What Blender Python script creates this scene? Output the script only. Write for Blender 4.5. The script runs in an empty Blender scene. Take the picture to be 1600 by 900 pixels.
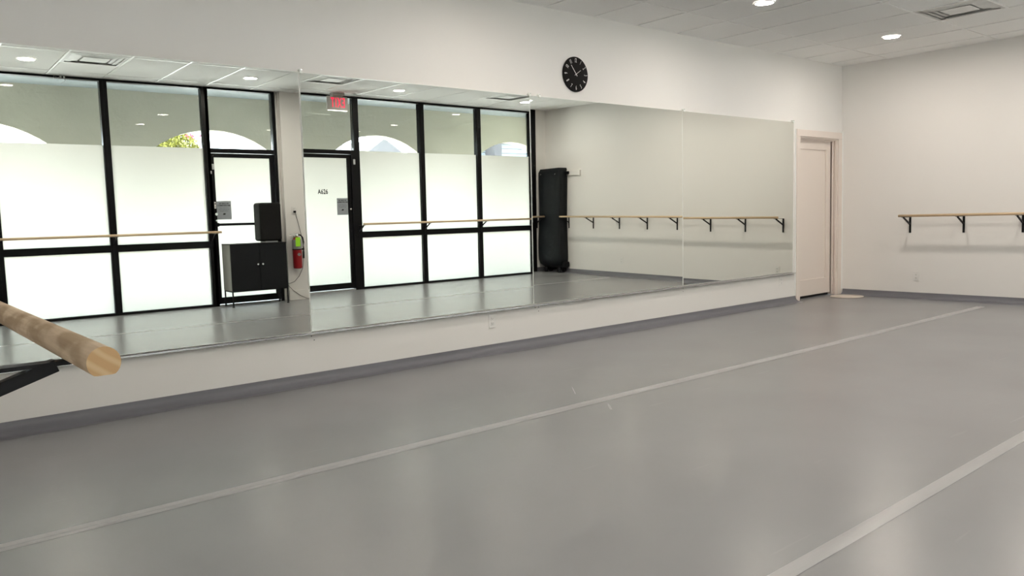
import bpy, bmesh, math, random
from mathutils import Vector, Matrix, Euler
S = bpy.context.scene
COL = S.collection
random.seed(7)

# ------------------------------------------------------------------ camera
F_PX = 1237.4
R_ = Vector((0.7650, -0.6434, -0.0288)); U_ = Vector((0.0797, 0.0501, 0.9956)); F_ = Vector((0.6391, 0.7639, -0.0896))
cam = bpy.data.cameras.new('camera'); cam.sensor_width = 36; cam.lens = 36 * F_PX / 1600; cam.clip_start = .01; cam.clip_end = 300
co = bpy.data.objects.new('camera', cam); COL.objects.link(co)
F_ = F_.normalized(); R_ = (R_ - F_ * R_.dot(F_)).normalized(); U_ = R_.cross(F_)
M = Matrix((R_, U_, -F_)).transposed().to_4x4(); M.translation = Vector((0, -5.222, 1.1426)); co.matrix_world = M
S.camera = co
# ------------------------------------------------------------------ view, world, sun
S.view_settings.view_transform = 'Standard'; S.view_settings.look = 'None'; S.view_settings.gamma = 1
S.view_settings.use_curve_mapping = False
S.view_settings.exposure = 2.06
WORLD_STRENGTH = 3.9; SUN_STRENGTH = 5.0; LAMP_STRENGTH = 74.0
w = bpy.data.worlds.new('sky'); S.world = w; w.use_nodes = True
bg = w.node_tree.nodes['Background']; bg.inputs[0].default_value = (.79, .90, 1, 1); bg.inputs[1].default_value = WORLD_STRENGTH
sun = bpy.data.lights.new('sun', 'SUN'); sun.energy = SUN_STRENGTH; sun.angle = math.radians(1.5); sun.color = (1, .95, .86)
so = bpy.data.objects.new('sun', sun); COL.objects.link(so)
so.rotation_euler = Vector((.35, -.55, 1.35)).to_track_quat('Z', 'Y').to_euler()
try:
    S.cycles.use_denoising = True; S.cycles.denoiser = 'OPENIMAGEDENOISE'
    S.cycles.max_bounces = 14; S.cycles.diffuse_bounces = 7; S.cycles.glossy_bounces = 7
    S.cycles.transmission_bounces = 10; S.cycles.transparent_max_bounces = 24
    S.cycles.sample_clamp_indirect = 8; S.cycles.caustics_reflective = False; S.cycles.blur_glossy = 0.3
except Exception:
    pass

# ------------------------------------------------------------------ materials
def mat(name, color, rough=.6, metal=0, noise=None, bump=None, spec=.5, emit=None, coat=0):
    m = bpy.data.materials.new(name); m.use_nodes = True
    nt = m.node_tree; b = nt.nodes['Principled BSDF']
    b.inputs['Base Color'].default_value = (*color, 1); b.inputs['Roughness'].default_value = rough
    b.inputs['Metallic'].default_value = metal; b.inputs['Specular IOR Level'].default_value = spec
    b.inputs['Coat Weight'].default_value = coat
    if emit: b.inputs['Emission Color'].default_value = (*emit[0], 1); b.inputs['Emission Strength'].default_value = emit[1]
    tc = nt.nodes.new('ShaderNodeTexCoord')
    if noise:  # (scale, amount, stretch)
        sc, am = noise[:2]; st = noise[2] if len(noise) > 2 else (1, 1, 1)
        mp = nt.nodes.new('ShaderNodeMapping'); mp.inputs['Scale'].default_value = st
        n = nt.nodes.new('ShaderNodeTexNoise'); n.inputs['Scale'].default_value = sc; n.inputs['Detail'].default_value = 4
        nt.links.new(tc.outputs['Object'], mp.inputs[0]); nt.links.new(mp.outputs[0], n.inputs['Vector'])
        mx = nt.nodes.new('ShaderNodeMix'); mx.data_type = 'RGBA'
        mx.inputs['A'].default_value = (*[c * (1 - am) for c in color], 1); mx.inputs['B'].default_value = (*[min(1, c * (1 + am)) for c in color], 1)
        nt.links.new(n.outputs['Fac'], mx.inputs['Factor']); nt.links.new(mx.outputs['Result'], b.inputs['Base Color'])
    if bump:  # (scale, strength)
        n = nt.nodes.new('ShaderNodeTexNoise'); n.inputs['Scale'].default_value = bump[0]; n.inputs['Detail'].default_value = 3
        nt.links.new(tc.outputs['Object'], n.inputs['Vector'])
        bp = nt.nodes.new('ShaderNodeBump'); bp.inputs['Strength'].default_value = bump[1]; bp.inputs['Distance'].default_value = .01
        nt.links.new(n.outputs['Fac'], bp.inputs['Height']); nt.links.new(bp.outputs[0], b.inputs['Normal'])
    return m

def wood(name, c1, c2, axis, scale=1.0, rough=.5, blotch=0):
    m = mat(name, c1, rough); nt = m.node_tree; b = nt.nodes['Principled BSDF']
    tc = nt.nodes.new('ShaderNodeTexCoord'); mp = nt.nodes.new('ShaderNodeMapping')
    st = [60 * scale] * 3; st[axis] = 3 * scale; mp.inputs['Scale'].default_value = st
    n = nt.nodes.new('ShaderNodeTexNoise'); n.inputs['Scale'].default_value = 1; n.inputs['Detail'].default_value = 5; n.inputs['Distortion'].default_value = .6
    nt.links.new(tc.outputs['Object'], mp.inputs[0]); nt.links.new(mp.outputs[0], n.inputs['Vector'])
    cr = nt.nodes.new('ShaderNodeValToRGB'); cr.color_ramp.elements[0].position = .33; cr.color_ramp.elements[1].position = .68
    cr.color_ramp.elements[0].color = (*c2, 1); cr.color_ramp.elements[1].color = (*c1, 1)
    nt.links.new(n.outputs['Fac'], cr.inputs[0])
    out = cr.outputs[0]
    if blotch:
        n2 = nt.nodes.new('ShaderNodeTexNoise'); n2.inputs['Scale'].default_value = 26; n2.inputs['Detail'].default_value = 3
        mp2 = nt.nodes.new('ShaderNodeMapping'); s2 = [1, 1, 1]; s2[axis] = .35; mp2.inputs['Scale'].default_value = s2
        nt.links.new(tc.outputs['Object'], mp2.inputs[0]); nt.links.new(mp2.outputs[0], n2.inputs['Vector'])
        mx = nt.nodes.new('ShaderNodeMix'); mx.data_type = 'RGBA'; mx.blend_type = 'MULTIPLY'; mx.inputs['Factor'].default_value = blotch
        r2 = nt.nodes.new('ShaderNodeValToRGB'); r2.color_ramp.elements[0].position = .42; r2.color_ramp.elements[0].color = (.55, .5, .42, 1)
        r2.color_ramp.elements[1].position = .58
        nt.links.new(n2.outputs['Fac'], r2.inputs[0]); nt.links.new(out, mx.inputs['A']); nt.links.new(r2.outputs[0], mx.inputs['B']); out = mx.outputs['Result']
    nt.links.new(out, b.inputs['Base Color'])
    bp = nt.nodes.new('ShaderNodeBump'); bp.inputs['Strength'].default_value = .15; bp.inputs['Distance'].default_value = .002
    nt.links.new(n.outputs['Fac'], bp.inputs['Height']); nt.links.new(bp.outputs[0], b.inputs['Normal'])
    return m

M_wall = mat('wall_paint', (.81, .792, .768), .6, bump=(180, .04), spec=.3)
M_trim = mat('door_paint', (.77, .69, .635), .45, spec=.4)
M_ceil = mat('ceiling_tile', (.89, .89, .88), .9, noise=(160, .07), bump=(420, .25), spec=.1)
M_grid = mat('ceiling_grid_metal', (.88, .88, .87), .35, spec=.5)
M_void = mat('plenum_and_gap_shade', (.03, .03, .03), .9)  # backs the ceiling tiles; also painted-in shade for the gap under the door
M_base = mat('vinyl_cove', (.15, .15, .17), .42, noise=(3, .08), spec=.4)
M_tape = mat('floor_tape', (.345, .345, .35), .3, noise=(9, .06, (1, 12, 1)), spec=.5)
M_frame = mat('bronze_black_aluminium', (.006, .006, .007), .35, spec=.14)
M_steel = mat('black_steel', (.006, .006, .008), .5, spec=.2)
M_chrome = mat('chrome', (.75, .75, .76), .2, metal=1)
M_grey = mat('grey_plastic', (.42, .43, .44), .5)
M_plate = mat('outlet_plastic', (.80, .79, .77), .35)
M_slot = mat('outlet_slot', (.05, .05, .05), .6)
M_cab = mat('black_cabinet_paint', (.006, .007, .009), .42, noise=(4, .25), spec=.22)
M_cabside = mat('grey_cabinet_side', (.27, .26, .235), .5)
M_clockface = mat('clock_black', (.006, .005, .005), .7, spec=.2)
M_clockwhite = mat('clock_white', (.8, .79, .77), .5)
M_red = mat('extinguisher_red', (.30, .008, .012), .28)
M_silverlabel = mat('extinguisher_label', (.26, .26, .25), .5)
M_green = mat('green_tag', (.36, .82, .02), .6)
M_paper = mat('sign_paper', (.34, .37, .40), .8)
M_ink = mat('sign_ink', (.02, .02, .02), .8)
M_numink = mat('number_ink', (.01, .01, .01), .8)
M_case = mat('black_padded_vinyl', (.006, .008, .010), .5, bump=(14, .25), spec=.2)
M_speaker = mat('speaker_black', (.006, .006, .006), .7, bump=(300, .3), spec=.2)
M_exit = mat('exit_housing', (.45, .43, .40), .55)
M_exitred = mat('exit_red', (.8, .02, .06), .5, emit=((1, .02, .07), .35))
M_exitglow = mat('exit_strip', (.9, .9, .8), .5, emit=((1, 1, .85), .8))
M_vent = mat('vent_metal', (.62, .62, .61), .5, noise=(5, .25))
M_ventc = mat('vent_plate', (.80, .80, .79), .5, noise=(8, .12))
M_stucco = mat('arcade_stucco', (.52, .505, .42), .95, noise=(1.6, .10), bump=(16, .5), spec=.1)
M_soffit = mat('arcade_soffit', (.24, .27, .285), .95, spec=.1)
M_walk = mat('walkway_concrete', (.62, .60, .57), .9, noise=(6, .1))
M_street = mat('street_concrete', (.50, .48, .45), .9, noise=(2, .1))
M_siding = mat('blue_white_siding', (.15, .175, .19), .7)
M_gable = mat('grey_gable', (.075, .073, .076), .8)
M_stone = mat('stone_veneer', (.045, .045, .05), .9, noise=(14, .6))
M_leaf = mat('leaf', (.15, .15, .015), .6, noise=(9, .35)); M_flower = mat('pink_blossom', (.34, .02, .09), .6)
M_bark = mat('bark', (.25, .2, .15), .9, noise=(20, .3))
M_disc = mat('beige_disc', (.60, .53, .47), .5)
M_wood = wood('barre_oak', (.70, .53, .35), (.58, .42, .26), 0)
M_woodY = wood('barre_oak_y', (.70, .53, .35), (.58, .42, .26), 1)
M_woodL = wood('barre_weathered', (.58, .46, .33), (.44, .33, .23), 1, scale=2.2, rough=.4, blotch=.8)
M_caulk = mat('white_caulk', (.85, .86, .84), .5)

def mirror_mat():
    m = bpy.data.materials.new('mirror_silver'); m.use_nodes = True; nt = m.node_tree; nt.nodes.clear()
    o = nt.nodes.new('ShaderNodeOutputMaterial'); g = nt.nodes.new('ShaderNodeBsdfGlossy')
    g.inputs['Color'].default_value = (.86, .885, .84, 1); g.inputs['Roughness'].default_value = 0
    nt.links.new(g.outputs[0], o.inputs[0]); return m
M_mirror = mirror_mat()
M_medge = mat('mirror_edge', (.90, .93, .89), .25, spec=.6)

def glass_mat():
    m = bpy.data.materials.new('clear_glass'); m.use_nodes = True; nt = m.node_tree; nt.nodes.clear()
    o = nt.nodes.new('ShaderNodeOutputMaterial'); g = nt.nodes.new('ShaderNodeBsdfGlossy'); g.inputs['Roughness'].default_value = 0
    t = nt.nodes.new('ShaderNodeBsdfTransparent'); t.inputs[0].default_value = (.965, .97, .965, 1)
    mx = nt.nodes.new('ShaderNodeMixShader'); fr = nt.nodes.new('ShaderNodeFresnel'); fr.inputs[0].default_value = 1.5
    nt.links.new(fr.outputs[0], mx.inputs[0]); nt.links.new(t.outputs[0], mx.inputs[1]); nt.links.new(g.outputs[0], mx.inputs[2])
    nt.links.new(mx.outputs[0], o.inputs[0]); return m
M_glass = glass_mat()

def film_mat():
    m = bpy.data.materials.new('frosted_film'); m.use_nodes = True; nt = m.node_tree; nt.nodes.clear()
    o = nt.nodes.new('ShaderNodeOutputMaterial'); t = nt.nodes.new('ShaderNodeBsdfTranslucent'); t.inputs[0].default_value = (.56, .535, .47, 1)
    d = nt.nodes.new('ShaderNodeBsdfDiffuse'); d.inputs[0].default_value = (.8, .8, .8, 1)
    mx = nt.nodes.new('ShaderNodeMixShader'); mx.inputs[0].default_value = .2
    nt.links.new(t.outputs[0], mx.inputs[1]); nt.links.new(d.outputs[0], mx.inputs[2]); nt.links.new(mx.outputs[0], o.inputs[0]); return m
M_film = film_mat()

def lens_mat():
    m = bpy.data.materials.new('lamp_lens'); m.use_nodes = True; nt = m.node_tree; nt.nodes.clear()
    o = nt.nodes.new('ShaderNodeOutputMaterial'); e = nt.nodes.new('ShaderNodeEmission')
    e.inputs[0].default_value = (1, .91, .81, 1); e.inputs[1].default_value = LAMP_STRENGTH
    nt.links.new(e.outputs[0], o.inputs[0]); return m
M_lens = lens_mat()

def floor_mat():
    m = mat('marley_vinyl_floor', (.24, .24, .24), .27, spec=.6); nt = m.node_tree; b = nt.nodes['Principled BSDF']
    tc = nt.nodes.new('ShaderNodeTexCoord')
    n = nt.nodes.new('ShaderNodeTexNoise'); n.inputs['Scale'].default_value = 1.1; n.inputs['Detail'].default_value = 6
    nt.links.new(tc.outputs['Object'], n.inputs['Vector'])
    cr = nt.nodes.new('ShaderNodeValToRGB'); cr.color_ramp.elements[0].position = .3; cr.color_ramp.elements[1].position = .7
    cr.color_ramp.elements[0].color = (.218, .219, .226, 1); cr.color_ramp.elements[1].color = (.238, .239, .247, 1)
    nt.links.new(n.outputs['Fac'], cr.inputs[0])
    # faint scuffs
    mp = nt.nodes.new('ShaderNodeMapping'); mp.inputs['Rotation'].default_value = (0, 0, .9); mp.inputs['Scale'].default_value = (1.3, 16, 1)
    n2 = nt.nodes.new('ShaderNodeTexNoise'); n2.inputs['Scale'].default_value = 1.2; n2.inputs['Detail'].default_value = 2
    nt.links.new(tc.outputs['Object'], mp.inputs[0]); nt.links.new(mp.outputs[0], n2.inputs['Vector'])
    c2 = nt.nodes.new('ShaderNodeValToRGB'); c2.color_ramp.elements[0].position = .70; c2.color_ramp.elements[1].position = .78
    c2.color_ramp.elements[0].color = (0, 0, 0, 1); c2.color_ramp.elements[1].color = (.25, .25, .25, 1)
    nt.links.new(n2.outputs['Fac'], c2.inputs[0])
    mx = nt.nodes.new('ShaderNodeMix'); mx.data_type = 'RGBA'; mx.inputs['B'].default_value = (.32, .32, .32, 1)
    nt.links.new(c2.outputs[0], mx.inputs['Factor']); nt.links.new(cr.outputs[0], mx.inputs['A']); nt.links.new(mx.outputs['Result'], b.inputs['Base Color'])
    n3 = nt.nodes.new('ShaderNodeTexNoise'); n3.inputs['Scale'].default_value = 220; nt.links.new(tc.outputs['Object'], n3.inputs['Vector'])
    bp = nt.nodes.new('ShaderNodeBump'); bp.inputs['Strength'].default_value = .05; bp.inputs['Distance'].default_value = .004
    nt.links.new(n3.outputs['Fac'], bp.inputs['Height']); nt.links.new(bp.outputs[0], b.inputs['Normal'])
    return m
M_floor = floor_mat()

# ------------------------------------------------------------------ mesh helpers
class MB:
    def __init__(s): s.bm = bmesh.new(); s.mi = 0
    def _done(s, verts, mtx=None):
        if mtx is not None: bmesh.ops.transform(s.bm, matrix=mtx, verts=verts)
        fs = set()
        for v in verts: fs.update(v.link_faces)
        for f in fs: f.material_index = s.mi
        return verts
    def box(s, a, b, bev=0, mtx=None, seg=2):
        a = Vector(a); b = Vector(b); c = (a + b) / 2; d = b - a
        r = bmesh.ops.create_cube(s.bm, size=1)['verts']
        bmesh.ops.transform(s.bm, matrix=Matrix.Translation(c) @ Matrix.Diagonal((*[abs(x) for x in d], 1)), verts=r)
        if bev:
            es = list({e for v in r for e in v.link_edges})
            q = bmesh.ops.bevel(s.bm, geom=es, offset=bev, segments=seg, affect='EDGES', profile=.5)
            r = list({v for f in q['faces'] for v in f.verts} | {v for v in r if v.is_valid})
        return s._done(r, mtx)
    def cyl(s, p0, p1, r0, r1=None, n=20, caps=True):
        p0 = Vector(p0); p1 = Vector(p1); r1 = r0 if r1 is None else r1
        z = (p1 - p0).normalized(); q = z.to_track_quat('Z', 'Y').to_matrix()
        rings = []
        for p, r in ((p0, r0), (p1, r1)):
            rings.append([s.bm.verts.new(p + q @ Vector((r * math.cos(2 * math.pi * i / n), r * math.sin(2 * math.pi * i / n), 0))) for i in range(n)])
        for i in range(n):
            f = s.bm.faces.new((rings[0][i], rings[0][(i + 1) % n], rings[1][(i + 1) % n], rings[1][i])); f.material_index = s.mi; f.smooth = True
        if caps:
            for f in (s.bm.faces.new(rings[0][::-1]), s.bm.faces.new(rings[1])): f.material_index = s.mi
    def lathe(s, prof, c=(0, 0, 0), n=32, mtx=None):
        c = Vector(c); rings = []; mtx = mtx or Matrix()
        for r, z in prof:
            rings.append([s.bm.verts.new(mtx @ (c + Vector((max(r, 1e-5) * math.cos(2 * math.pi * i / n), max(r, 1e-5) * math.sin(2 * math.pi * i / n), z)))) for i in range(n)])
        for a, b in zip(rings, rings[1:]):
            for i in range(n):
                f = s.bm.faces.new((a[i], a[(i + 1) % n], b[(i + 1) % n], b[i])); f.material_index = s.mi; f.smooth = True
    def tube(s, pts, r, n=8):
        pts = [Vector(p) for p in pts]; rings = []
        for k, p in enumerate(pts):
            d = (pts[min(k + 1, len(pts) - 1)] - pts[max(k - 1, 0)]).normalized(); q = d.to_track_quat('Z', 'Y').to_matrix()
            rings.append([s.bm.verts.new(p + q @ Vector((r * math.cos(2 * math.pi * i / n), r * math.sin(2 * math.pi * i / n), 0))) for i in range(n)])
        for a, b in zip(rings, rings[1:]):
            for i in range(n):
                f = s.bm.faces.new((a[i], a[(i + 1) % n], b[(i + 1) % n], b[i])); f.smooth = True; f.material_index = s.mi
        for f in (s.bm.faces.new(rings[0][::-1]), s.bm.faces.new(rings[-1])): f.material_index = s.mi
    def prism(s, poly, axis, a, b, smooth=False):
        """poly: 2-D points in the plane orthogonal to axis (other two axes in xyz order), extruded a..b"""
        def P(u, v, t):
            return {0: (t, u, v), 1: (u, t, v), 2: (u, v, t)}[axis]
        A = [s.bm.verts.new(P(u, v, a)) for u, v in poly]; B = [s.bm.verts.new(P(u, v, b)) for u, v in poly]
        n = len(poly); fs = []
        for i in range(n):
            f = s.bm.faces.new((A[i], A[(i + 1) % n], B[(i + 1) % n], B[i])); f.smooth = smooth; fs.append(f)
        fs += [s.bm.faces.new(A[::-1]), s.bm.faces.new(B)]
        for f in fs: f.material_index = s.mi
    def build(s, name, mats, parent=None, kind=None):
        bmesh.ops.recalc_face_normals(s.bm, faces=s.bm.faces)
        me = bpy.data.meshes.new(name); s.bm.to_mesh(me); s.bm.free()
        for m in (mats if isinstance(mats, (list, tuple)) else [mats]): me.materials.append(m)
        o = bpy.data.objects.new(name, me); COL.objects.link(o)
        if parent is not None:
            o.parent = parent; o.matrix_parent_inverse = Matrix.Translation(-parent.location) if parent.type == 'EMPTY' and parent.parent is None else Matrix()
        if kind: o['kind'] = kind
        return o

def thing(name, label, cat, loc=(0, 0, 0), group=None):
    o = bpy.data.objects.new(name, None); COL.objects.link(o); o.location = loc; o.empty_display_size = .1
    o['label'] = label; o['category'] = cat
    if group: o['group'] = group
    return o
def tag(o, label, cat, group=None):
    o['label'] = label; o['category'] = cat
    if group: o['group'] = group
    return o
def struct_root(name, loc=(0, 0, 0)):
    o = bpy.data.objects.new(name, None); COL.objects.link(o); o.location = loc; o['kind'] = 'structure'; return o
def dup(root, loc, label=None):
    r = root.copy(); COL.objects.link(r); r.location = loc
    if label: r['label'] = label
    for ch in list(root.children):
        c = ch.copy(); COL.objects.link(c); c.parent = r; c.matrix_parent_inverse = ch.matrix_parent_inverse.copy()
        for g in ch.children:
            d = g.copy(); COL.objects.link(d); d.parent = c
    return r
def text_mesh(s, body, size, mtx, depth=.001, sx=1.0, align='CENTER', bold=0, sp=1.0):
    cu = bpy.data.curves.new('txt', 'FONT'); cu.body = body; cu.size = size; cu.extrude = depth; cu.align_x = align; cu.align_y = 'CENTER'; cu.offset = bold; cu.space_character = sp
    ob = bpy.data.objects.new('txt', cu); COL.objects.link(ob)
    dg = bpy.context.evaluated_depsgraph_get(); dg.update()
    me = bpy.data.meshes.new_from_object(ob.evaluated_get(dg)); bpy.data.objects.remove(ob)
    me.transform(mtx @ Matrix.Diagonal((sx, 1, 1, 1))); n0 = len(s.bm.faces); s.bm.from_mesh(me); bpy.data.meshes.remove(me)
    s.bm.faces.ensure_lookup_table()
    for f in s.bm.faces[n0:]: f.material_index = s.mi

# ------------------------------------------------------------------ room dimensions
L = 10.05; D = 5.81; C = 2.957; XL = -.08
DX0, DX1, DZ = 9.01, 9.94, 2.02            # doorway in the mirror wall
# floor
m = MB(); m.box((XL - .1, -D - .05, -.1), (L + .1, .0, 0)); m.box((DX0, 0, -.1), (DX1, .2, -.001)); flo = m.build('floor', M_floor, kind='structure')
M_scuff = mat('scuff', (.285, .285, .285), .5)
for q0, q1, wq in (((3.645, -1.458), (3.501, -1.64), .004), ((3.455, -1.965), (3.356, -2.085), .014)):
    m = MB(); dq = Vector((q1[0] - q0[0], q1[1] - q0[1], 0)); nq = Vector((-dq.y, dq.x, 0)).normalized() * wq / 2; a_ = Vector((*q0, .0008)); b_ = Vector((*q1, .0008))
    m.bm.faces.new([m.bm.verts.new(v) for v in (a_, a_ + dq * .4 - nq, b_ - nq, b_ + nq, a_ + dq * .4 + nq)]); m.build('scuff_mark', M_scuff, flo)
# back (mirror) wall
m = MB(); m.box((XL - .12, 0, 0), (DX0, .2, C + .15)); m.box((DX0, 0, DZ), (DX1, .2, C + .15)); m.box((DX1, 0, 0), (L + .12, .2, C + .15))
m.box((DX0, .17, 0), (DX1, .2, DZ)); m.build('wall_back', M_wall, kind='structure')
m = MB(); m.box((L, -D - .1, 0), (L + .12, 0, C + .15)); m.build('wall_right', M_wall, kind='structure')
m = MB(); m.box((XL - .12, -D - .1, 0), (XL, 0, C + .15)); m.build('wall_left', M_wall, kind='structure')
# front wall: the pier between the doors, the stub at the corner and the stub on the left
m = MB()
m.box((9.775, -D - .1, 0), (L, -D + .02, C)); m.box((4.585, -D - .1, 0), (4.97, -D + .0, C)); m.box((4.645, -D, 0), (4.94, -D + .09, C))
m.box((4.60, -D, 0), (4.618, -D + .03, C)); m.box((4.645, -D + .09, 0), (4.94, -D + .105, .14)); m.box((XL, -D - .1, C - .02), (L, -D + .0, C + .15))
m.box((XL, -D - .1, 0), (.02, -D, C)); m.build('wall_front', M_wall, kind='structure')

# ------------------------------------------------------------------ ceiling: tiles in a metal grid
T = .6096; X0 = 9.713
xs = [X0 - T * k for k in range(17)]; xs = [x for x in xs if x > XL + .03]
ys = [-.586, -1.805, -3.024, -4.244, -5.463]
vents = [(1.788 + T / 2, -4.2435 - .305, 'v'), (4.836 + T / 2, -4.2435 - .305, 'v'), (7.884 + T / 2, -4.2435 - .305, 'v'), (7.884 + T / 2, -1.805 - .305, 'v')]
m = MB(); m.box((XL, -D, C + .03), (L, 0, C + .15)); m.build('ceiling', M_void, kind='structure')
xe = [XL] + xs[::-1] + [L]; ye = [0] + ys + [-D]
tiles = MB(); g = .0165
def is_vent(xa, xb, ya, yb):
    return [v for v in vents if xa < v[0] < xb and yb < v[1] < ya]
for i in range(len(xe) - 1):
    for j in range(len(ye) - 1):
        xa, xb, ya, yb = xe[i], xe[i + 1], ye[j], ye[j + 1]
        segs = [(ya, yb)]; v = is_vent(xa, xb, ya, yb)
        if v: segs = [(ya - T, yb)]
        for sa, sb in segs:
            dz = random.uniform(-.0008, .0012)
            tiles.box((xa + g, sb + g, C + dz), (xb - g, sa - g, C + .028))
tiles.build('trim_1', M_ceil, kind='structure')
gr = MB()
for x in xs: gr.box((x - .0105, -D, C - .003), (x + .0105, 0, C + .025))
for y in ys: gr.box((XL, y - .0105, C - .0025), (L, y + .0105, C + .02))
for v in vents: gr.box((v[0] - T / 2, v[1] - .305 - .0105, C - .0025), (v[0] + T / 2, v[1] - .305 + .0105, C + .02))
gr.box((XL, -.016, C - .001), (L, 0, C + .02)); gr.box((XL, -D, C - .001), (L, -D + .016, C + .02)); gr.box((L - .016, -D, C - .0015), (L, 0, C + .02)); gr.box((XL, -D, C - .0015), (XL + .016, 0, C + .02))
gr.build('trim_2', M_grid, kind='structure')

# ------------------------------------------------------------------ vinyl cove at the wall foot
def cove(name, p0, along, inward, length, r0, wav, h=.07):
    p0 = Vector(p0); along = Vector(along); inward = Vector(inward); b = MB(); n = int(length / .08) + 1; rows = []
    for i in range(n + 1):
        t = length * i / n
        r = r0 + wav * (math.sin(t * 1.3 + .6) * .6 + math.sin(t * 3.1) * .4)
        base = p0 + along * t; row = [base + inward * .003 + Vector((0, 0, h))]
        row.append(base + inward * .006 + Vector((0, 0, h * .8)))
        for k in range(1, 7):
            a = k / 6 * math.pi / 2
            row.append(base + inward * (.006 + r * (1 - math.cos(a))) + Vector((0, 0, h * .8 * (1 - math.sin(a)) ** 1.0 + .0015)))
        row.append(base + inward * (r + .03) + Vector((0, 0, .001)))
        rows.append([b.bm.verts.new(v) for v in row])
    for A, B in zip(rows, rows[1:]):
        for k in range(len(A) - 1):
            f = b.bm.faces.new((A[k], A[k + 1], B[k + 1], B[k])); f.smooth = True
    return b.build(name, M_base, kind='structure')
cove('baseboard_back', (XL, 0, 0), (1, 0, 0), (0, -1, 0), 8.925 - XL, .085, .03)
cove('baseboard_right', (L, -.03, 0), (0, -1, 0), (-1, 0, 0), D - .05, .06, .012)
m = MB(); m.box((9.78, -D + .02, 0), (L, -D + .03, .075)); m.build('baseboard_front', M_base, kind='structure')
# ------------------------------------------------------------------ floor tape
def tape(y, wd, x0, x1, lab, rz=.0042):
    b = MB(); n = 60; rows = []
    for i in range(n + 1):
        x = x0 + (x1 - x0) * i / n; yy = y + .006 * math.sin(x * 1.1 + y)
        rows.append([b.bm.verts.new((x, yy + q, z_)) for q, z_ in ((-wd / 2, .0010), (-.014, .0016), (-.007, rz), (.007, rz), (.014, .0016), (wd / 2, .0010))])
    for A, B in zip(rows, rows[1:]):
        for k in range(5): b.bm.faces.new((A[k], A[k + 1], B[k + 1], B[k]))
    o = b.build('floor_tape', M_tape); tag(o, lab, 'tape', 'tape lines over the floor seams')
tape(-1.878, .083, XL, 9.56, 'long pale tape strip on grey floor, the one nearer the mirrored wall')
tape(-3.912, .062, XL, 9.75, 'long pale tape strip on grey floor, further from the mirrors, in the lower right corner', .0017)

# ------------------------------------------------------------------ interior door (mirror wall) with casing
dr = struct_root('door_1', (9.475, 0, 0))
m = MB()
m.box((8.93, -.018, 0), (DX0, 0, DZ), .003); m.box((DX1, -.018, 0), (L - .018, 0, DZ), .003); m.box((8.93, -.018, DZ), (L - .018, 0, 2.103), .003)
m.build('door_casing', M_trim, dr)
m = MB()
m.box((DX0, 0, 0), (DX0 + .015, .16, DZ)); m.box((DX1 - .015, 0, 0), (DX1, .16, DZ)); m.box((DX0, 0, DZ - .015), (DX1, .16, DZ))
m.box((DX1 - .03, .0, 0), (DX1 - .015, .02, DZ - .015)); m.box((DX1 - .05, .035, 0), (DX1 - .015, .05, DZ - .015), .002)
m.box((DX0 + .015, .03, DZ - .03), (DX1 - .015, .045, DZ - .015))
m.build('door_jamb', M_trim, dr)
m = MB(); x0, x1, y0, y1, z0, z1 = DX0 + .012, DX1 - .055, .065, .1, .035, DZ - .022
m.box((x0, y0, z0), (x0 + .11, y1, z1)); m.box((x1 - .11, y0, z0), (x1, y1, z1)); m.box((x0 + .11, y0, z1 - .12), (x1 - .11, y1, z1)); m.box((x0 + .11, y0, z0), (x1 - .11, y1, z0 + .2))
m.box((x0 + .11, y0 + .012, z0 + .2), (x1 - .11, y1, z1 - .12)); leaf = m.build('door_leaf', M_trim, dr)
m = MB(); m.box((9.02, .060, .875), (9.062, .0655, .945), .002); m.mi = 1; m.box((9.028, .0585, .892), (9.054, .0602, .928)); m.build('flush_pull', [M_chrome, M_slot], leaf)
m = MB(); m.box((DX0 + .02, .11, 0), (DX1 - .02, .112, .06)); m.build('door_gap_shade', M_void, dr)  # near-black strip painted in for the shade under the leaf
m = MB(); m.box((10.03, -.02, 0.07), (L, -.001, 2.12)); m.box((8.916, -.008, .07), (8.93, -.001, 2.1)); m.build('trim_3', M_caulk, kind='structure')

# ------------------------------------------------------------------ mirrors
seam = [.361, 2.495, 4.622, 6.73, 8.88]; MZ0, MZ1 = .366, 2.183
tilt = [(.003, -.017, -.026), (.007, .001, -.014), (.010, -.001, -.016), (.006, -.004, -.014)]
mlab = ['frameless wall mirror, leftmost of four, reflecting the black cabinet and speaker',
        'frameless wall mirror, second from left, reflecting the exit sign over the glass door',
        'frameless wall mirror, third from left, reflecting the tall black padded case',
        'frameless wall mirror beside the beige door, the rightmost panel']
for i in range(4):
    a, b, yo = tilt[i]; hw0 = (seam[i + 1] - seam[i]) / 2
    def edge(x, sgn): return x * (5.222 + yo + sgn * hw0 * math.sin(b)) / 5.222   # where the sight line through the seam meets the panel
    xl, xr = edge(seam[i], -1) + .0015, edge(seam[i + 1], 1) - .0015; k_ = (5.222 + yo) / 5.222
    za, zb = 1.1426 + (MZ0 - 1.1426) * k_, 1.1426 + (MZ1 - 1.1426) * k_
    xc = (xl + xr) / 2; hw = (xr - xl) / 2; hz = (zb - za) / 2
    m = MB(); m.box((-hw, .0, -hz), (hw, .006, hz)); m.bm.faces.ensure_lookup_table()
    ff = [f for f in m.bm.faces if f.calc_center_median().y < .001]
    for f in m.bm.faces: f.material_index = 1
    bmesh.ops.inset_region(m.bm, faces=ff, thickness=.004, depth=0)
    for f in m.bm.faces: f.material_index = 1
    ff[0].material_index = 0
    o = m.build('wall_mirror', [M_mirror, M_medge]); o.location = (xc, yo, (za + zb) / 2); o.rotation_euler = (a, 0, b)
    tag(o, mlab[i], 'mirror', 'row of wall mirrors')
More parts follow.
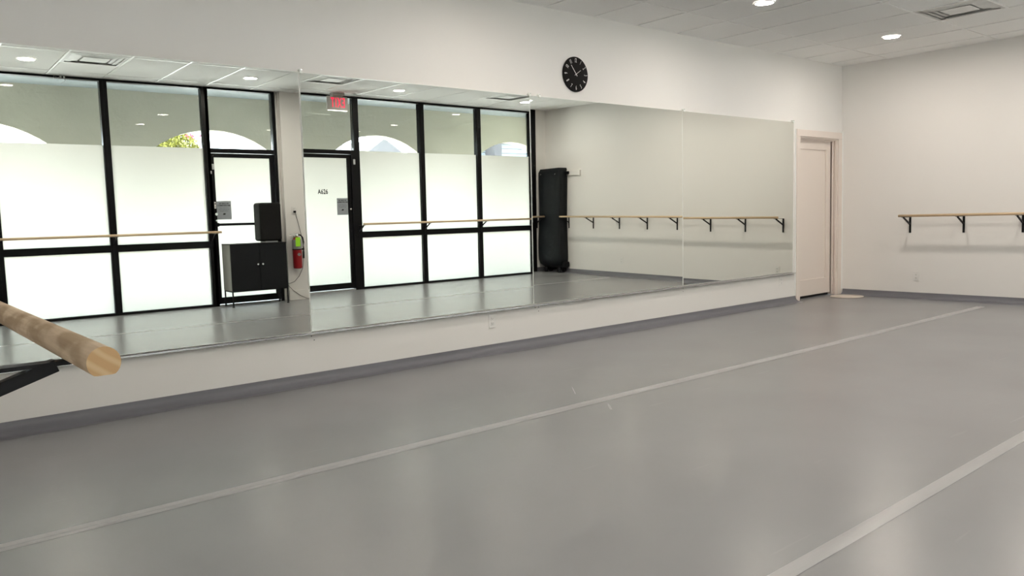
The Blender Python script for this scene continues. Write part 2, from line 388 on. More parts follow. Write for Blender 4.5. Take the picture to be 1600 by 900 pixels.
m = MB(); m.box((seam[0], -.036, MZ0 - .014), (seam[-1], 0, MZ0 - .011)); m.box((seam[0], -.037, MZ0 - .014), (seam[-1], -.035, MZ0 - .002)); 
tag(m.build('mirror_channel', M_chrome), 'thin silver rail along the bottom edge of the wall mirrors', 'rail')
cl0 = None
for k, (x, lab) in enumerate([(2.50, 'clear plastic clip on top of the mirror seam above the black cabinet reflection'), (4.61, 'left clear plastic clip on top of the seam below the clock'), (4.72, 'right clear plastic clip on top of the seam below the clock'),
                              (6.73, 'clear plastic clip on top of the seam between the third and fourth mirrors'), (8.83, 'clear plastic clip at the mirror top corner beside the door')]):
    if cl0 is None:
        m = MB(); m.box((-.011, -.033, -.012), (.011, -.029, .008), .001); m.box((-.011, -.031, .004), (.011, 0, .018), .001); m.mi = 1; m.cyl((0, -.036, .011), (0, -.03, .011), .005)
        cl0 = m.build('mirror_clip', [M_medge, M_chrome]); cl0.location = (x, 0, MZ1); tag(cl0, lab, 'clip', 'mirror clips'); 
    else:
        o = cl0.copy(); COL.objects.link(o); o.location = (x, 0, MZ1); o['label'] = lab
# little screw holes below the seams
sc0 = None
for x, z in [(2.49, .335), (2.51, .305), (4.63, .335), (4.67, .335), (4.67, .30), (6.72, .34), (6.72, .305)]:
    if sc0 is None:
        m = MB(); m.cyl((0, 0, 0), (0, -.0012, 0), .004, n=10); sc0 = m.build('screw', M_slot); sc0.location = (x, 0, z)
        tag(sc0, 'tiny dark screw head in the white wall just under a mirror seam', 'screw', 'screws under the mirror seams')
    else:
        o = sc0.copy(); COL.objects.link(o); o.location = (x, 0, z)

# ------------------------------------------------------------------ storefront windows and glass doors
FY0, FY1 = -D - .05, -D + .045; GY = -D; TZ = 2.145; mw = .042
def bay(idx, xa, xb, left=True):
    r = struct_root('window_%d' % idx, ((xa + xb) / 2, -D, 0))
    m = MB()
    m.box((xb - mw, FY0, 0), (xb + mw, FY1, C - .003)); m.box((xb - .004, FY1, 0), (xb + .004, FY1 + .002, C - .004))
    if left: m.box((xa - mw, FY0, 0), (xa + mw, FY1, C - .003))
    m.box((xa + mw, FY0, 0), (xb - mw, FY1, .032)); m.box((xa + mw, FY0, C - .028), (xb - mw, FY1, C - .003)); m.box((xa + mw, FY0, .805), (xb - mw, FY1, .895))
    m.build('window_frame', M_frame, r)
    m = MB(); m.box((xa + mw, GY - .012, .032), (xb - mw, GY - .006, C - .028)); m.build('glass_pane', M_glass, r)
    m = MB(); f = m.bm.faces.new([m.bm.verts.new(v) for v in ((xa + mw, GY - .004, .03), (xb - mw, GY - .004, .03), (xb - mw, GY - .004, TZ), (xa + mw, GY - .004, TZ))])
    m.build('frosted_film', M_film, r)
bay(1, .03, 1.17); bay(2, 1.17, 2.40, False); bay(3, 2.40, 3.62, False)
bay(4, 6.145, 7.355); bay(5, 7.355, 8.53, False); bay(6, 8.53, 9.75, False)

def glass_door(idx, xa, xb, la, lb, hinge_left, bar, sl=.055, tb=None):
    """frame xa..xb, leaf la..lb"""
    r = struct_root('door_%d' % idx, ((xa + xb) / 2, -D, 0)); m = MB()
    tb = tb or lb
    m.box((xa, FY0, 0), (la - .003, FY1, C - .003)); m.box((lb + .003, FY0, 0), (xb, FY1, TZ if tb != lb else C - .003))
    m.box((la, FY0, 2.085), (lb, FY1, TZ)); m.box((la, FY0, C - .028), (tb, FY1, C - .003)); m.build('door_frame', M_frame, r)
    m = MB(); m.box((la, GY - .012, TZ), (tb, GY - .006, C - .028)); m.build('transom_pane', M_glass, r)
    m = MB(); m.box((la, -D - .05, 0), (lb, -D + .05, .018), .004); m.build('threshold', M_grey, r)
    m = MB(); sr = .055
    m.box((la, -D - .022, .025), (la + sl, -D + .022, 2.08), .002); m.box((lb - sr, -D - .022, .025), (lb, -D + .022, 2.08), .002)
    m.box((la + sl, -D - .022, .025), (lb - sr, -D + .022, .115), .002); m.box((la + sl, -D - .022, 2.025), (lb - sr, -D + .022, 2.08), .002)
    lf = m.build('door_leaf', M_frame, r)
    m = MB(); m.box((la + sl, GY - .012, .115), (lb - sr, GY - .006, 2.025)); m.build('glass_pane', M_glass, lf)
    m = MB(); m.bm.faces.new([m.bm.verts.new(v) for v in ((la + sl, GY - .004, .115), (lb - sr, GY - .004, .115), (lb - sr, GY - .004, 2.025), (la + sl, GY - .004, 2.025))]); m.build('frosted_film', M_film, lf)
    if bar:
        m = MB(); m.box((la + .03, -D + .045, 1.098), (lb - .03, -D + .075, 1.132), .004); m.box((la + .02, -D + .02, 1.09), (la + .05, -D + .06, 1.14), .003); m.box((lb - .05, -D + .02, 1.09), (lb - .02, -D + .06, 1.14), .003); m.build('push_bar', M_steel, lf)
    return r, lf
d2, lf2 = glass_door(2, 3.622, 4.585, 3.668, 4.54, False, True, .04)
m = MB(); m.box((3.676, -D + .022, 1.335), (3.70, -D + .027, 1.425), .001); m.mi = 1; m.box((3.681, -D + .027, 1.39), (3.695, -D + .0275, 1.41)); m.box((3.681, -D + .027, 1.352), (3.695, -D + .0275, 1.36)); m.build('lock_plate', [M_plate, M_slot], lf2)
m = MB(); m.cyl((3.697, -D + .02, 1.258), (3.697, -D + .034, 1.258), .019); m.cyl((3.697, -D + .02, 1.17), (3.697, -D + .03, 1.17), .012); m.build('lock_cylinder', M_chrome, lf2)
m = MB(); m.box((3.672, -D + .022, 1.86), (3.70, -D + .04, 1.935), .002); m.box((3.645, -D + .046, 1.80), (3.66, -D + .055, 1.84), .001); m.build('door_sensor', M_grey, lf2)
d3, lf3 = glass_door(3, 4.972, 6.103, 5.05, 6.035, True, False, tb=6.103)
m = MB(); m.box((6.068, -D + .046, 1.93), (6.098, -D + .062, 2.01), .002); m.build('door_sensor', M_grey, d3)
m = MB(); m.cyl((6.01, -D + .02, 1.25), (6.01, -D + .034, 1.25), .014); m.build('lock_cylinder', M_chrome, lf3)
# unit number, applied on the outside of the door glass (reads right from outside)
ROT_OUT = Matrix(((1, 0, 0, 0), (0, 0, 1, 0), (0, 1, 0, 0), (0, 0, 0, 1)))   # text x->X, y->Z, front towards the street
def outward(x, y, z): return Matrix.Translation((x, y, z)) @ Matrix(((1, 0, 0, 0), (0, 0, -1, 0), (0, 1, 0, 0), (0, 0, 0, 1)))
def inward_from(x, y, z): return Matrix.Translation((x, y, z)) @ Matrix(((-1, 0, 0, 0), (0, 0, 1, 0), (0, 1, 0, 0), (0, 0, 0, 1)))
m = MB(); text_mesh(m, 'A626', .098, outward(5.565, -D + .001, 1.515), .0012, .72, bold=.0022, sp=1.1); m.build('unit_number', M_numink, lf3)
def paper(x0, x1, z0, z1, lab):
    t = thing('paper_sign', lab, 'sign', ((x0 + x1) / 2, -D + .003, z0)); xc = (x0 + x1) / 2; h = z1 - z0
    m = MB(); m.box((x0, -D + .001, z0), (x1, -D + .0035, z1)); m.build('sheet', M_paper, t)
    m = MB(); y = -D + .003
    text_mesh(m, 'NO BALLS IN', h * .105, outward(xc, y, z1 - h * .14), .001, .85, bold=.0008); text_mesh(m, 'COMMONROOMS', h * .105, outward(xc, y, z1 - h * .245), .001, .82, bold=.0008)
    for k, s in enumerate(('Please make sure to', 'keep all equipment and', 'belongings with you')): text_mesh(m, s, h * .062, outward(xc, y, z1 - h * (.37 + .085 * k)), .001, .95)
    # small dark arrow-like bird mark
    cx, cz = xc, z1 - h * .70
    m.prism([(cx - .022, cz - .012), (cx + .012, cz - .012), (cx + .022, cz + .014), (cx + .006, cz + .004), (cx - .004, cz + .016)], 1, y - .001, y + .001)
    m.build('printing', M_ink, t)
paper(3.714, 3.91, 1.185, 1.435, 'grey printed notice taped to the glass door beside the black cabinet')
paper(5.79, 5.975, 1.165, 1.42, 'grey printed notice taped to the glass door under the exit sign')

# ------------------------------------------------------------------ ballet barres
def rail_profile(r=.0172, flat=.014, n=28):
    pts = []
    for i in range(n):
        a = 2 * math.pi * i / n; x, z = r * math.cos(a), r * math.sin(a); pts.append((x, max(z, -flat)))
    out = []
    for p_ in pts:
        if not out or (abs(out[-1][0] - p_[0]) + abs(out[-1][1] - p_[1])) > 1e-6: out.append(p_)
    return out
BZ = 1.015
def bracket(m, base, out, side, z=BZ - .0155, reach=.225, leg=.195, wd=.024):
    """base point on the wall; out = direction off the wall; side = direction along the wall"""
    b = Vector(base); o = Vector(out); s = Vector(side)
    def bx(p, q, hw):   # flat bar from p to q (2-D: distance off wall, z) of width 2hw along side
        th = p[2]
        P0 = b + o * p[0] + Vector((0, 0, p[1])); P1 = b + o * q[0] + Vector((0, 0, q[1])); d = (P1 - P0).normalized(); nrm = d.cross(s).normalized()
        vs = [m.bm.verts.new(c + s * (hw * i) + nrm * (th / 2 * j)) for c in (P0, P1) for i, j in ((-1, -1), (1, -1), (1, 1), (-1, 1))]
        for f in ((0, 1, 2, 3), (4, 7, 6, 5), (0, 4, 5, 1), (1, 5, 6, 2), (2, 6, 7, 3), (3, 7, 4, 0)): m.bm.faces.new([vs[k] for k in f])
    bx((.003, z - leg, .006), (.003, z, 0), wd / 2); bx((0, z - .0025, .005), (reach, z - .0025, 0), wd / 2)
    bx((.006, z - .092, .015), (reach - .036, z - .005, 0), wd / 3)
def barre(label, axis, a, b, cross, wm, bk, wall_dir, z=BZ, wallpos=0, origin=None, reach=.225, endmat=None, brmat=None):
    """axis 0: rail along X at Y=cross; axis 1: rail along Y at X=cross"""
    t = thing('ballet_barre', label, 'barre', ((a + b) / 2, cross, 0) if axis == 0 else (cross, (a + b) / 2, 0))
    m = MB(); prof = [(cross + p_[0], z + p_[1]) for p_ in rail_profile()]; m.prism(prof, axis, a, b, smooth=True)
    if endmat: m.mi = 1
    o = m.build('rail', [wm] + ([endmat] if endmat else []), t)
    ax = 'xyz'[axis]
    for f in o.data.polygons:
        if abs(getattr(f.normal, ax)) > .9:
            f.use_smooth = False
            f.material_index = 1 if endmat else 0
        elif f.normal.z < -.95: f.use_smooth = False; f.material_index = 0
        else: f.material_index = 0
    for c in bk:
        m = MB(); base = (c, wallpos, 0) if axis == 0 else (wallpos, c, 0); bracket(m, base, wall_dir, (1, 0, 0) if axis == 0 else (0, 1, 0), z - .0155, reach)
        m.build('bracket', brmat or M_steel, t)
    return t
def end_mat():
    m = mat('end_grain', (.5, .33, .17), .6); nt = m.node_tree; b = nt.nodes['Principled BSDF']
    tc = nt.nodes.new('ShaderNodeTexCoord'); mp = nt.nodes.new('ShaderNodeMapping'); mp.inputs['Rotation'].default_value = (0, math.radians(-38), 0); mp.inputs['Scale'].default_value = (1, 1, 1)
    wv = nt.nodes.new('ShaderNodeTexWave'); wv.wave_type = 'BANDS'; wv.bands_direction = 'Z'; wv.inputs['Scale'].default_value = 20; wv.inputs['Distortion'].default_value = 1.5; wv.inputs['Detail'].default_value = 2
    cr = nt.nodes.new('ShaderNodeValToRGB'); cr.color_ramp.elements[0].position = .45; cr.color_ramp.elements[0].color = (.50, .31, .15, 1); cr.color_ramp.elements[1].position = 1; cr.color_ramp.elements[1].color = (.60, .42, .24, 1)
    nt.links.new(tc.outputs['Object'], mp.inputs[0]); nt.links.new(mp.outputs[0], wv.inputs['Vector']); nt.links.new(wv.outputs['Fac'], cr.inputs[0]); nt.links.new(cr.outputs[0], b.inputs['Base Color']); return m
barre('wooden ballet barre on the plain right wall, beside the door', 1, -5.19, -.84, L - .215, M_woodY, [-.887 - .612 * k for k in range(8)], (-1, 0, 0), wallpos=L)
barre('close-up end of a wooden barre at the left edge, nearest the camera', 1, -4.293, -.6, .2023, M_woodL, [-4.13, -3.5, -2.9, -2.3, -1.7, -1.1], (1, 0, 0), z=.9992, wallpos=XL, reach=.30, endmat=end_mat())
barre('wooden barre across the windows, ending at the door by the black cabinet', 0, .25, 3.69, -D + .215, M_wood, [1.17, 2.40, 3.62], (0, 1, 0), wallpos=-D + .045, reach=.185)
barre('wooden barre across the windows between the exit door and the padded case', 0, 6.115, 9.83, -D + .215, M_wood, [6.13, 7.355, 8.53, 9.80], (0, 1, 0), wallpos=-D + .045, reach=.185)

# ------------------------------------------------------------------ outlets and plates
def outlet_proto():
    t = thing('wall_outlet', '', 'outlet')
    m = MB(); m.box((-.036, -.006, -.058), (.036, 0, .058), .003); m.build('cover_plate', M_plate, t)
    for z in (.02, -.02):
        m = MB(); m.box((-.016, -.0085, z - .014), (.016, -.005, z + .014), .004); m.mi = 1
        m.box((-.008, -.0088, z - .001), (-.005, -.008, z + .008)); m.box((.005, -.0088, z - .001), (.008, -.008, z + .007)); m.cyl((0, -.0088, z - .007), (0, -.008, z - .007), .0028, n=8); m.build('socket', [M_plate, M_slot], t)
    return t
o0 = outlet_proto(); o0.location = (4.137, 0, .268); o0['label'] = 'white duplex outlet low on the wall under the mirror, below the clock'
dup(o0, (8.605, 0, .27), 'white duplex outlet low on the wall just left of the beige door')
for y, z, lab in [(-.97, .27, 'white duplex outlet on the right wall below the barre end'), (-3.90, .27, 'white duplex outlet far along the right wall, seen only in the mirror')]:
    o = dup(o0, (L, y, z), lab); o.rotation_euler = (0, 0, -math.pi / 2)
o = dup(o0, (4.775, -D + .09, 1.29), 'white outlet on the pier above the fire extinguisher, with a black plug'); o.rotation_euler = (0, 0, math.pi)
m = MB(); m.box((L - .006, -5.195, 1.125), (L, -5.125, 1.245), .002); m.mi = 1; m.box((L - .01, -5.166, 1.17), (L - .005, -5.154, 1.2), .001)
tag(m.build('light_switch', [M_plate, M_plate]), 'white light switch on the right wall just above the barre by the padded case', 'switch')
m = MB(); m.box((L - .03, -5.30, 1.75), (L, -4.865, 1.84), .003); m.box((L - .034, -4.88, 1.745), (L, -4.86, 1.845), .002)
tag(m.build('wall_board', M_wall), 'white horizontal board fixed high on the wall beside the padded case', 'board')

# ------------------------------------------------------------------ clock
ck = thing('wall_clock', 'round black wall clock with white numerals above the mirrors', 'clock', (5.18, 0, 2.41))
m = MB(); mt = Matrix.Translation((5.18, 0, 2.41)) @ Matrix.Rotation(math.pi / 2, 4, 'X')
m.lathe([(0, 0), (.148, 0), (.156, .004), (.156, .016), (.152, .019), (0, .019)], n=64, mtx=mt); m.build('clock_face', M_clockface, ck)
def front(x, y, z, ang=0): return Matrix.Translation((x, y, z)) @ Matrix(((1, 0, 0, 0), (0, 0, -1, 0), (0, 1, 0, 0), (0, 0, 0, 1))) @ Matrix.Rotation(ang, 4, 'Z')
for h in range(1, 13):
    a = math.radians(90 - 30 * h); x = 5.18 + .122 * math.cos(a); z = 2.41 + .122 * math.sin(a); rot = a - math.pi / 2
    if 4 <= h <= 8: rot += math.pi
    m = MB(); text_mesh(m, str(h), .054, front(x, -.0198, z, rot), .0006, .5); m.build('numeral', M_clockwhite, ck)
def hand(ang, ln, tail, wd, y, nm):
    a = math.radians(ang); d = Vector((math.cos(a), 0, math.sin(a))); n = Vector((-d.z, 0, d.x)); c = Vector((5.18, y, 2.41)); m = MB()
    vs = []
    for yy in (0, -.0015):
        for q, s_ in ((-tail, 1), (-tail, -1), (ln, -.6), (ln, .6)): vs.append(m.bm.verts.new(c + d * q + n * (wd / 2 * s_) + Vector((0, yy, 0))))
    for f in ((0, 1, 2, 3), (7, 6, 5, 4), (0, 4, 5, 1), (1, 5, 6, 2), (2, 6, 7, 3), (3, 7, 4, 0)): m.bm.faces.new([vs[k] for k in f])
    m.build(nm, M_clockwhite, ck)
hand(128, .098, .02, .007, -.0225, 'minute_hand'); hand(33, .072, .018, .0045, -.0208, 'hour_hand')

# ------------------------------------------------------------------ ceiling lights
cl = thing('ceiling_light', '', 'light', (0, 0, 0), 'recessed round ceiling lights')
m = MB(); m.lathe([(.092, .0005), (.095, -.003), (.092, -.007), (.080, -.008), (.076, -.004)], n=40); m.build('trim_ring', M_plate, cl)
m = MB(); m.lathe([(0, -.0045), (.077, -.0045)], n=40); m.build('lens', M_lens, cl)
pos = []
rows = [(-1.196, 'nearest the mirrored wall'), (-2.72, 'in the middle row'), (-4.85, 'nearest the windows')]
cols_ = [(1.483, 'furthest left'), (3.922, 'third from the right'), (6.36, 'second from the right'), (8.80, 'rightmost')]
first = True
for y, rn in rows:
    for x, cn in cols_:
        if x < 2 and y > -2: continue      # out of sight; left out to dim the upper-left wall
        lab = 'round recessed ceiling light, %s in the row %s' % (cn, rn)
        if y == -2.72: lab = 'round recessed ceiling light, %s %s' % (cn, rn)  # the furthest-left lamp of this row is unseen, kept to brighten the left side
        if first: cl.location = (x, y, C); cl['label'] = lab; first = False
        else: dup(cl, (x, y, C), lab)
# vents
vt = thing('ceiling_vent', '', 'vent', (0, 0, 0), 'square ceiling air vents')
m = MB(); h = .293
for k, (r0, r1, z0, z1) in enumerate([(h, h - .03, -.002, -.002), (h - .035, h - .085, .007, -.002), (h - .09, h - .14, .007, -.002)]):
    for i in range(4):
        R4 = Matrix.Rotation(i * math.pi / 2, 4, 'Z')
        vs = [m.bm.verts.new(R4 @ Vector(v)) for v in ((-r0, -r0, z0), (r0, -r0, z0), (r1, -r1, z1), (-r1, -r1, z1))]; m.bm.faces.new(vs)
m.box((-h, -h, .010), (h, h, .02)); m.build('louvres', M_vent, vt)
m = MB(); m.box((-.13, -.13, -.004), (.13, .13, .0), .003); m.build('centre_plate', M_ventc, vt)
vl = ['grey square ceiling vent near the windows, the leftmost one in the mirror', 'grey square ceiling vent in front of the exit sign', 'grey square ceiling vent near the windows toward the right corner', 'grey square ceiling vent at the top right, between mirrored wall and room centre']
for k, v in enumerate(vents):
    if k == 0: vt.location = (v[0], v[1], C); vt['label'] = vl[0]
    else: dup(vt, (v[0], v[1], C), vl[k])

# ------------------------------------------------------------------ exit sign
ex = thing('exit_sign', 'white exit sign with red letters hanging over the glass door', 'sign', (5.73, -D + .25, 2.70))
m = MB(); m.box((5.565, -D + .228, 2.705), (5.895, -D + .268, 2.905), .006); m.build('housing', M_exit, ex)
m = MB(); m.box((5.64, -D + .2, 2.915), (5.83, -D + .3, C - .002), .005); m.box((5.66, -D + .235, 2.9), (5.81, -D + .26, 2.93)); m.build('canopy', M_exit, ex)
m = MB(); text_mesh(m, 'EXIT', .195, inward_from(5.735, -D + .2695, 2.808), .001, .46, bold=.003, sp=1.34); m.build('lettering', M_exitred, ex)
m = MB(); m.box((5.58, -D + .23, 2.698), (5.885, -D + .266, 2.706)); m.build('glow_strip', M_exitglow, ex)
# small wired clips hanging from the ceiling at the window head
hk = thing('ceiling_clip', 'small grey clips with loose wires hanging at the top of the left window', 'clip', (1.95, -D + .1, C))
m = MB(); m.box((1.925, -D + .09, C - .045), (1.945, -D + .105, C - .001), .002); m.box((1.96, -D + .09, C - .045), (1.98, -D + .105, C - .001), .002); m.build('clip', M_grey, hk)
m = MB(); m.tube([(1.945, -D + .1, C - .01), (1.90, -D + .1, C - .04), (1.86, -D + .1, C - .015), (1.858, -D + .1, C - .06)], .0018); m.tube([(1.98, -D + .1, C - .03), (1.975, -D + .1, C - .075), (1.93, -D + .1, C - .10)], .0018); m.build('wire', M_grey, hk)

# ------------------------------------------------------------------ cabinet
cx0, cx1, cy0, cy1, cz0, cz1 = 3.728, 4.515, -D + .06, -5.42, .215, .848
cb = thing('metal_cabinet', 'low black two-door metal cabinet on thin legs in front of the glass door', 'cabinet', ((cx0 + cx1) / 2, (cy0 + cy1) / 2, 0))
m = MB(); m.box((cx0 + .004, cy0, cz0), (cx1, cy1 - .02, cz1 - .002), .002); m.mi = 1; m.box((cx0, cy0 + .006, cz0 + .006), (cx0 + .0045, cy1 - .012, cz1 - .008)); m.mi = 2; m.box((cx0, cy0, cz1 - .004), (cx1, cy1 + .004, cz1 + .004), .001)
m.build('body', [M_cab, M_cabside, M_cab], cb)
xm = 4.128
for a, b, kx in ((cx0 + .004, xm - .002, xm - .034), (xm + .002, cx1 - .004, xm + .034)):
    m = MB(); m.box((a, cy1 - .019, cz0 + .004), (b, cy1, cz1 - .006), .002); d_ = m.build('cabinet_door', M_cab, cb)
    m = MB(); m.cyl((kx, cy1, .567), (kx, cy1 + .012, .567), .005); m.cyl((kx, cy1 + .012, .567), (kx, cy1 + .022, .567), .011, .013); m.build('knob', M_chrome, d_)
for lx, ly in ((cx0 + .012, cy1 - .012), (cx1 - .012, cy1 - .012), (cx0 + .012, cy0 + .012), (cx1 - .012, cy0 + .012)):
    m = MB(); m.box((lx - .008, ly - .008, .012), (lx + .008, ly + .008, cz0)); m.cyl((lx, ly, 0), (lx, ly, .012), .017, .012); m.build('leg', M_steel, cb)
m = MB(); m.box((cx0 + .012, cy1 - .018, cz0 - .012), (cx1 - .012, cy1 - .006, cz0 + .001)); m.box((cx0 + .006, cy0 + .012, cz0 - .012), (cx0 + .018, cy1 - .012, cz0 + .001)); m.box((cx1 - .018, cy0 + .012, cz0 - .012), (cx1 - .006, cy1 - .012, cz0 + .001)); m.build('base_frame', M_steel, cb)
# speaker
sp = thing('loudspeaker', 'black upright loudspeaker standing on the black cabinet', 'speaker', (4.34, -5.6, cz1 + .004))
m = MB(); m.box((4.185, -5.735, .872), (4.49, -5.475, 1.40), .035, seg=4); m.build('enclosure', M_speaker, sp)
m = MB(); m.box((4.20, -5.48, .89), (4.475, -5.468, 1.385), .005, seg=3); m.build('grille', M_speaker, sp)
m = MB(); m.box((4.25, -5.69, .852), (4.43, -5.50, .874), .003); m.build('foot', M_grey, sp)
m = MB(); m.box((4.30, -5.467, .90), (4.375, -5.465, .915)); m.build('badge', M_steel, sp)
# ------------------------------------------------------------------ fire extinguisher on the pier
ey = -D + .16; exx = 4.765
fe = thing('fire_extinguisher', 'red fire extinguisher with green tag hanging on the white pier', 'extinguisher', (exx, ey, .455))
m = MB(); m.lathe([(0, 0), (.05, 0), (.062, .006), (.064, .02), (.064, .275)], (exx, ey, .457)); m.mi = 1
m.lathe([(.0642, .275), (.0642, .40), (.06, .415)], (exx, ey, .457)); m.mi = 0; m.lathe([(.06, .415), (.045, .435), (.025, .445), (.02, .46)], (exx, ey, .457)); m.build('cylinder', [M_red, M_silverlabel], fe)
m = MB(); m.cyl((exx, ey, .905), (exx, ey, .94), .018); m.box((exx - .02, ey - .012, .932), (exx + .03, ey + .012, .95), .003); m.build('valve', M_chrome, fe)
m = MB(); m.prism([(exx - .105, .938), (exx + .03, .958), (exx + .03, .966), (exx - .105, .946)], 1, ey - .01, ey + .01); m.prism([(exx - .095, .888), (exx - .09, .881), (exx + .01, .925), (exx + .01, .933)], 1, ey - .01, ey + .01); m.build('handle', M_chrome, fe)
m = MB(); m.tube([(exx + .02, ey, .94), (exx + .055, ey + .01, .935), (exx + .085, ey + .015, .90), (exx + .095, ey + .02, .83), (exx + .09, ey + .02, .74), (exx + .085, ey + .02, .66)], .010); m.tube([(exx + .087, ey + .02, .70), (exx + .084, ey + .02, .60)], .014); m.build('hose', M_steel, fe)
m = MB(); m.cyl((exx, ey, .725), (exx, ey, .74), .0665, n=32); m.box((exx + .05, ey, .722), (exx + .105, ey + .012, .743)); m.build('hose_strap', M_steel, fe)
m = MB(); m.box((exx - .045, ey + .066, .775), (exx + .025, ey + .068, .905)); m.cyl((exx - .01, ey + .067, .90), (exx - .01, ey + .02, .935), .0015); m.build('inspection_tag', M_green, fe)
m = MB(); m.prism([(exx - .026, .66), (exx - .005, .685), (exx + .02, .675), (exx + .03, .655), (exx + .005, .635), (exx - .015, .645)], 1, ey + .062, ey + .066); m.build('sticker', M_silverlabel, fe)
m = MB(); m.box((exx - .02, -D + .09, .46), (exx + .02, -D + .1, .92)); m.box((exx - .02, -D + .098, .9), (exx + .02, ey, .915)); m.build('wall_hook', M_steel, fe)
# cords
py = -D + .098
t = thing('power_cord', 'thin black cord from the pier outlet down to the cabinet', 'cord', (4.78, py, 1.27))
m = MB(); m.box((4.762, -D + .097, 1.257), (4.792, -D + .13, 1.285), .004); m.build('plug', M_steel, t)
m = MB(); m.tube([(4.78, py + .025, 1.26), (4.80, py + .01, 1.2), (4.83, py + .003, 1.09), (4.86, py + .003, .95), (4.88, py + .003, .80), (4.885, py + .003, .6), (4.86, py + .004, .45), (4.80, py + .004, .34), (4.72, py + .01, .265), (4.64, py + .02, .245), (4.56, -5.66, .26), (4.522, -5.66, .30)], .0032); m.build('cable', M_steel, t)
m = MB(); m.tube([(4.522, -5.7, .30), (4.60, -5.68, .24), (4.70, py + .01, .14), (4.80, py + .015, .06), (4.90, py + .02, .01), (4.96, py + .03, .006)], .0032)
tag(m.build('extension_cord', M_steel), 'thin black cord hanging from the cabinet side down to the floor', 'cord')

# ------------------------------------------------------------------ padded case in the corner
pc = thing('padded_case', 'tall black padded case standing upright in the corner', 'case', (9.94, -5.48, 0))
m = MB(); rows = []; nz = 28; ya, yb, xa, xb = -5.775, -5.20, 9.845, 10.045; z0, z1 = .085, 1.865
for k in range(nz + 1):
    t_ = k / nz; z = z0 + (z1 - z0) * t_
    e = min(1, math.sqrt(max(0, 1 - (1 - min(1, t_ / .09)) ** 2))); e2 = min(1, math.sqrt(max(0, 1 - (1 - min(1, (1 - t_) / .022)) ** 2)))
    inset = .11 * (1 - e) + .03 * (1 - e2); bul = .010 * math.sin(t_ * 9) + (.012 if t_ < .5 else 0) * math.sin(math.pi * t_ * 2)
    y_a, y_b, x_a = ya + inset - bul * .2, yb - inset * .7 + .008 * math.sin(t_ * 7 + 1), xa + inset * .5 - max(0, bul * .6)
    if t_ > .5: y_a += .01
    zz = z + (.012 * ((t_ > .95)))
    ring = []
    for (cx_, cy_, sx_, sy_) in ((x_a, y_a, 1, 1), (x_a, y_b, 1, -1), (xb, y_b, -1, -1), (xb, y_a, -1, 1)):
        rr = .02
        arc = [(cx_ + sx_ * rr * (1 - math.cos(q)), cy_ + sy_ * rr * (1 - math.sin(q))) for q in (0, math.pi / 4, math.pi / 2)]
        if (sx_, sy_) in ((1, -1), (-1, 1)): arc = arc
        else: arc = arc[::-1]
        ring += arc
    rows.append([m.bm.verts.new((x, y, zz + (.012 if (t_ > .9 and y > -5.5) else 0))) for x, y in ring])
for A, B in zip(rows, rows[1:]):
    n = len(A)
    for i in range(n): f = m.bm.faces.new((A[i], A[(i + 1) % n], B[(i + 1) % n], B[i])); f.smooth = True
m.bm.faces.new(rows[0][::-1]); m.bm.faces.new(rows[-1]); m.build('padded_body', M_case, pc)
for y in (-5.69, -5.31):
    m = MB(); m.cyl((xa - .006, y, 1.79), (xa + .01, y, 1.79), .017, n=16); m.build('rivet', M_steel, pc); 
for y in (-5.69, -5.31):
    m = MB(); m.lathe([(.008, 0), (.012, .002), (.008, .004)], n=12, mtx=Matrix.Translation((xa - .008, y, 1.778)) @ Matrix.Rotation(-math.pi / 2, 4, 'Y')); m.build('eyelet', M_chrome, pc)
m = MB(); m.box((L - .075, -5.215, 1.775), (L - .034, -5.12, 1.825), .006); m.build('strap_end', M_steel, pc)
for y in (-5.27, -5.62):
    m = MB(); m.cyl((9.87, y, .045), (9.90, y, .045), .045, n=24); m.cyl((9.99, y, .045), (10.02, y, .045), .045, n=24); m.box((9.90, y - .012, .04), (9.99, y + .012, .11)); m.build('wheel', M_steel, pc)
m = MB(); m.box((9.90, -5.23, .10), (10.04, -5.145, .20), .025, seg=3); m.box((9.90, -5.24, .085), (10.03, -5.17, .12), .012); m.build('corner_guard', M_steel, pc)

# round beige disc on the floor by the door
m = MB(); m.lathe([(0, .0), (.195, 0), (.2, .004), (.196, .009), (0, .011)], (9.745, -.245, .001), n=48)
tag(m.build('floor_disc', M_disc), 'flat round beige disc lying on the floor in the corner by the door', 'disc')

# ------------------------------------------------------------------ outside: arcade, walkway, street
AY = -7.6; AT = .3; SZ = 3.11
m = MB(); m.box((-6, AY - AT - .3, -.12), (17, -D - .05, -.01)); m.build('walkway', M_walk, kind='structure')
m = MB(); m.box((-40, -60, -.3), (60, AY - AT - .3, -.15)); m.build('street', M_street, kind='structure')
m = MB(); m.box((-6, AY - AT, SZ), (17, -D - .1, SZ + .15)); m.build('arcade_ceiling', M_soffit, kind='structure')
m = MB(); m.box((-6, -D - .1, C + .15), (17, -D + .05, 4.2)); m.box((-6, -D - .1, 0), (XL - .12, -D, C + .15)); m.box((L + .12, -D - .1, 0), (17, -D, C + .15)); m.build('outer_wall', M_stucco, kind='structure')
centers = [-2.05, 1.15, 4.30, 7.61, 10.83, 14.0]; AR = 1.46; ASZ = 1.125
m = MB(); top = 4.2; edges = [-6]
for c_ in centers:
    edges.append((c_, AR))
px = -6
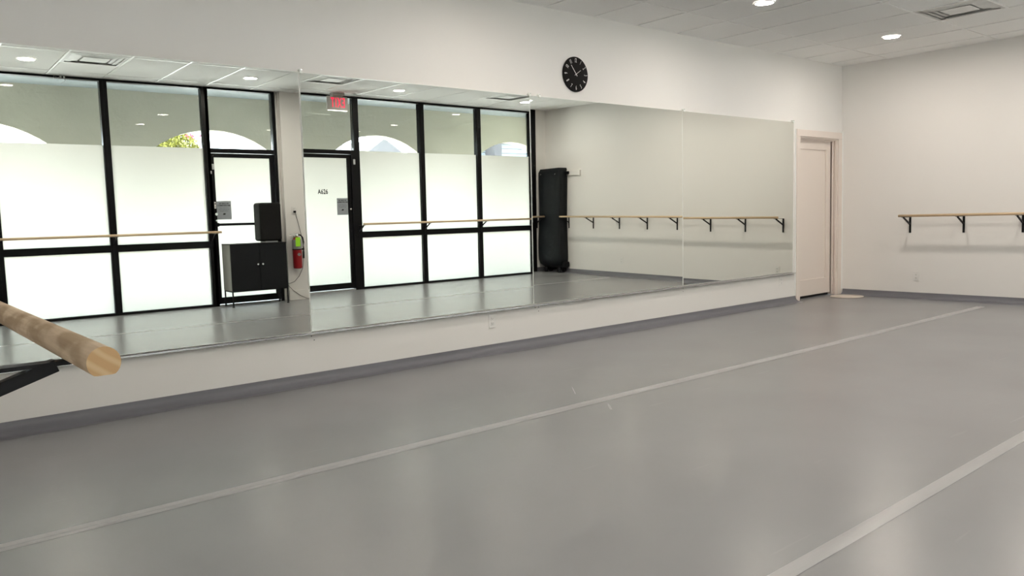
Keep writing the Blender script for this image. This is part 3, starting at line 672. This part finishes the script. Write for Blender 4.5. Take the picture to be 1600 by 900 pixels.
for c_ in centers:
    m.box((px, AY - AT, -.02), (c_ - AR, AY, top)); px = c_ + AR
    n = 28; pts = [(c_ - AR * math.cos(math.pi * i / n), ASZ + AR * math.sin(math.pi * i / n)) for i in range(n + 1)]
    A = {}
    for yy in (AY, AY - AT):
        A[yy] = ([m.bm.verts.new((x, yy, z)) for x, z in pts], [m.bm.verts.new((x, yy, top)) for x, z in pts])
    for i in range(n):
        for yy in (AY, AY - AT): m.bm.faces.new((A[yy][0][i], A[yy][0][i + 1], A[yy][1][i + 1], A[yy][1][i]))
        m.bm.faces.new((A[AY][0][i], A[AY][0][i + 1], A[AY - AT][0][i + 1], A[AY - AT][0][i]))
m.box((px, AY - AT, -.02), (17, AY, top)); m.build('arcade_wall', M_stucco, kind='structure')
# flowering tree
tr = thing('flowering_tree', 'yellow-green tree with pink blossoms beyond the arcade arch', 'tree', (4.55, -13.2, -.15))
m = MB(); 
for k in range(5):
    a = k * 1.26; m.tube([(4.55 + .05 * math.cos(a), -13.2 + .05 * math.sin(a), -.15), (4.55 + .2 * math.cos(a), -13.2 + .2 * math.sin(a), 1.2), (4.55 + .55 * math.cos(a), -13.2 + .55 * math.sin(a), 2.6)], .035)
m.build('trunk', M_bark, tr)
def foliage(name, n, c, r, s, matl, seed):
    random.seed(seed); b = MB()
    for _ in range(n):
        while True:
            v = Vector([random.uniform(-1, 1) for _ in range(3)])
            if v.length < 1: break
        p_ = Vector(c) + Vector((v.x * r[0], v.y * r[1], v.z * r[2])); q = Euler([random.uniform(0, 6.3) for _ in range(3)]).to_matrix()
        ln = s * random.uniform(.7, 1.3)
        vs = [b.bm.verts.new(p_ + q @ Vector(u)) for u in ((-ln, 0, 0), (0, -ln * .45, ln * .1), (ln, 0, 0), (0, ln * .45, ln * .1))]; b.bm.faces.new(vs)
    return b
b = foliage('l', 13000, (4.72, -13.2, 2.70), (1.05, .9, .68), .045, M_leaf, 3); b.build('foliage', M_leaf, tr)
b = foliage('f', 70, (5.42, -12.4, 3.0), (.2, .25, .08), .028, M_flower, 5); b.build('blossoms', M_flower, tr)
# shop building across the street with a grey gable
sb = thing('gabled_building', 'pale building with a grey gable seen through the middle arch', 'building', (16.4, -24, -.15))
m = MB(); m.box((14.2, -27, -.15), (17.6, -22.1, 3.50)); m.build('wall', M_siding, sb)
m = MB(); m.prism([(15.7, 3.50), (17.25, 3.50), (16.45, 4.02)], 1, -26.5, -21.9); m.build('gable', M_gable, sb)
hb = thing('sided_building', 'pale blue building with a stone pillar seen through the rightmost arch', 'building', (22, -20, -.15))
m = MB()
for k in range(21): m.prism([(-20.0 + .03, -.15 + k * .19), (-20.0, -.15 + k * .19 + .18), (-24, -.15 + k * .19 + .18), (-24, -.15 + k * .19)], 0, 19.4, 27)
m.build('siding', M_siding, hb)
m = MB(); m.prism([(19.4, 3.84), (27.4, 3.84), (24.4, 4.4), (21.4, 4.0)], 1, -24.2, -19.9); m.build('roof', M_gable, hb)
m = MB(); m.box((19.92, -20.0, -.15), (20.30, -19.4, 4.6)); m.build('stone_pillar', M_stone, hb)
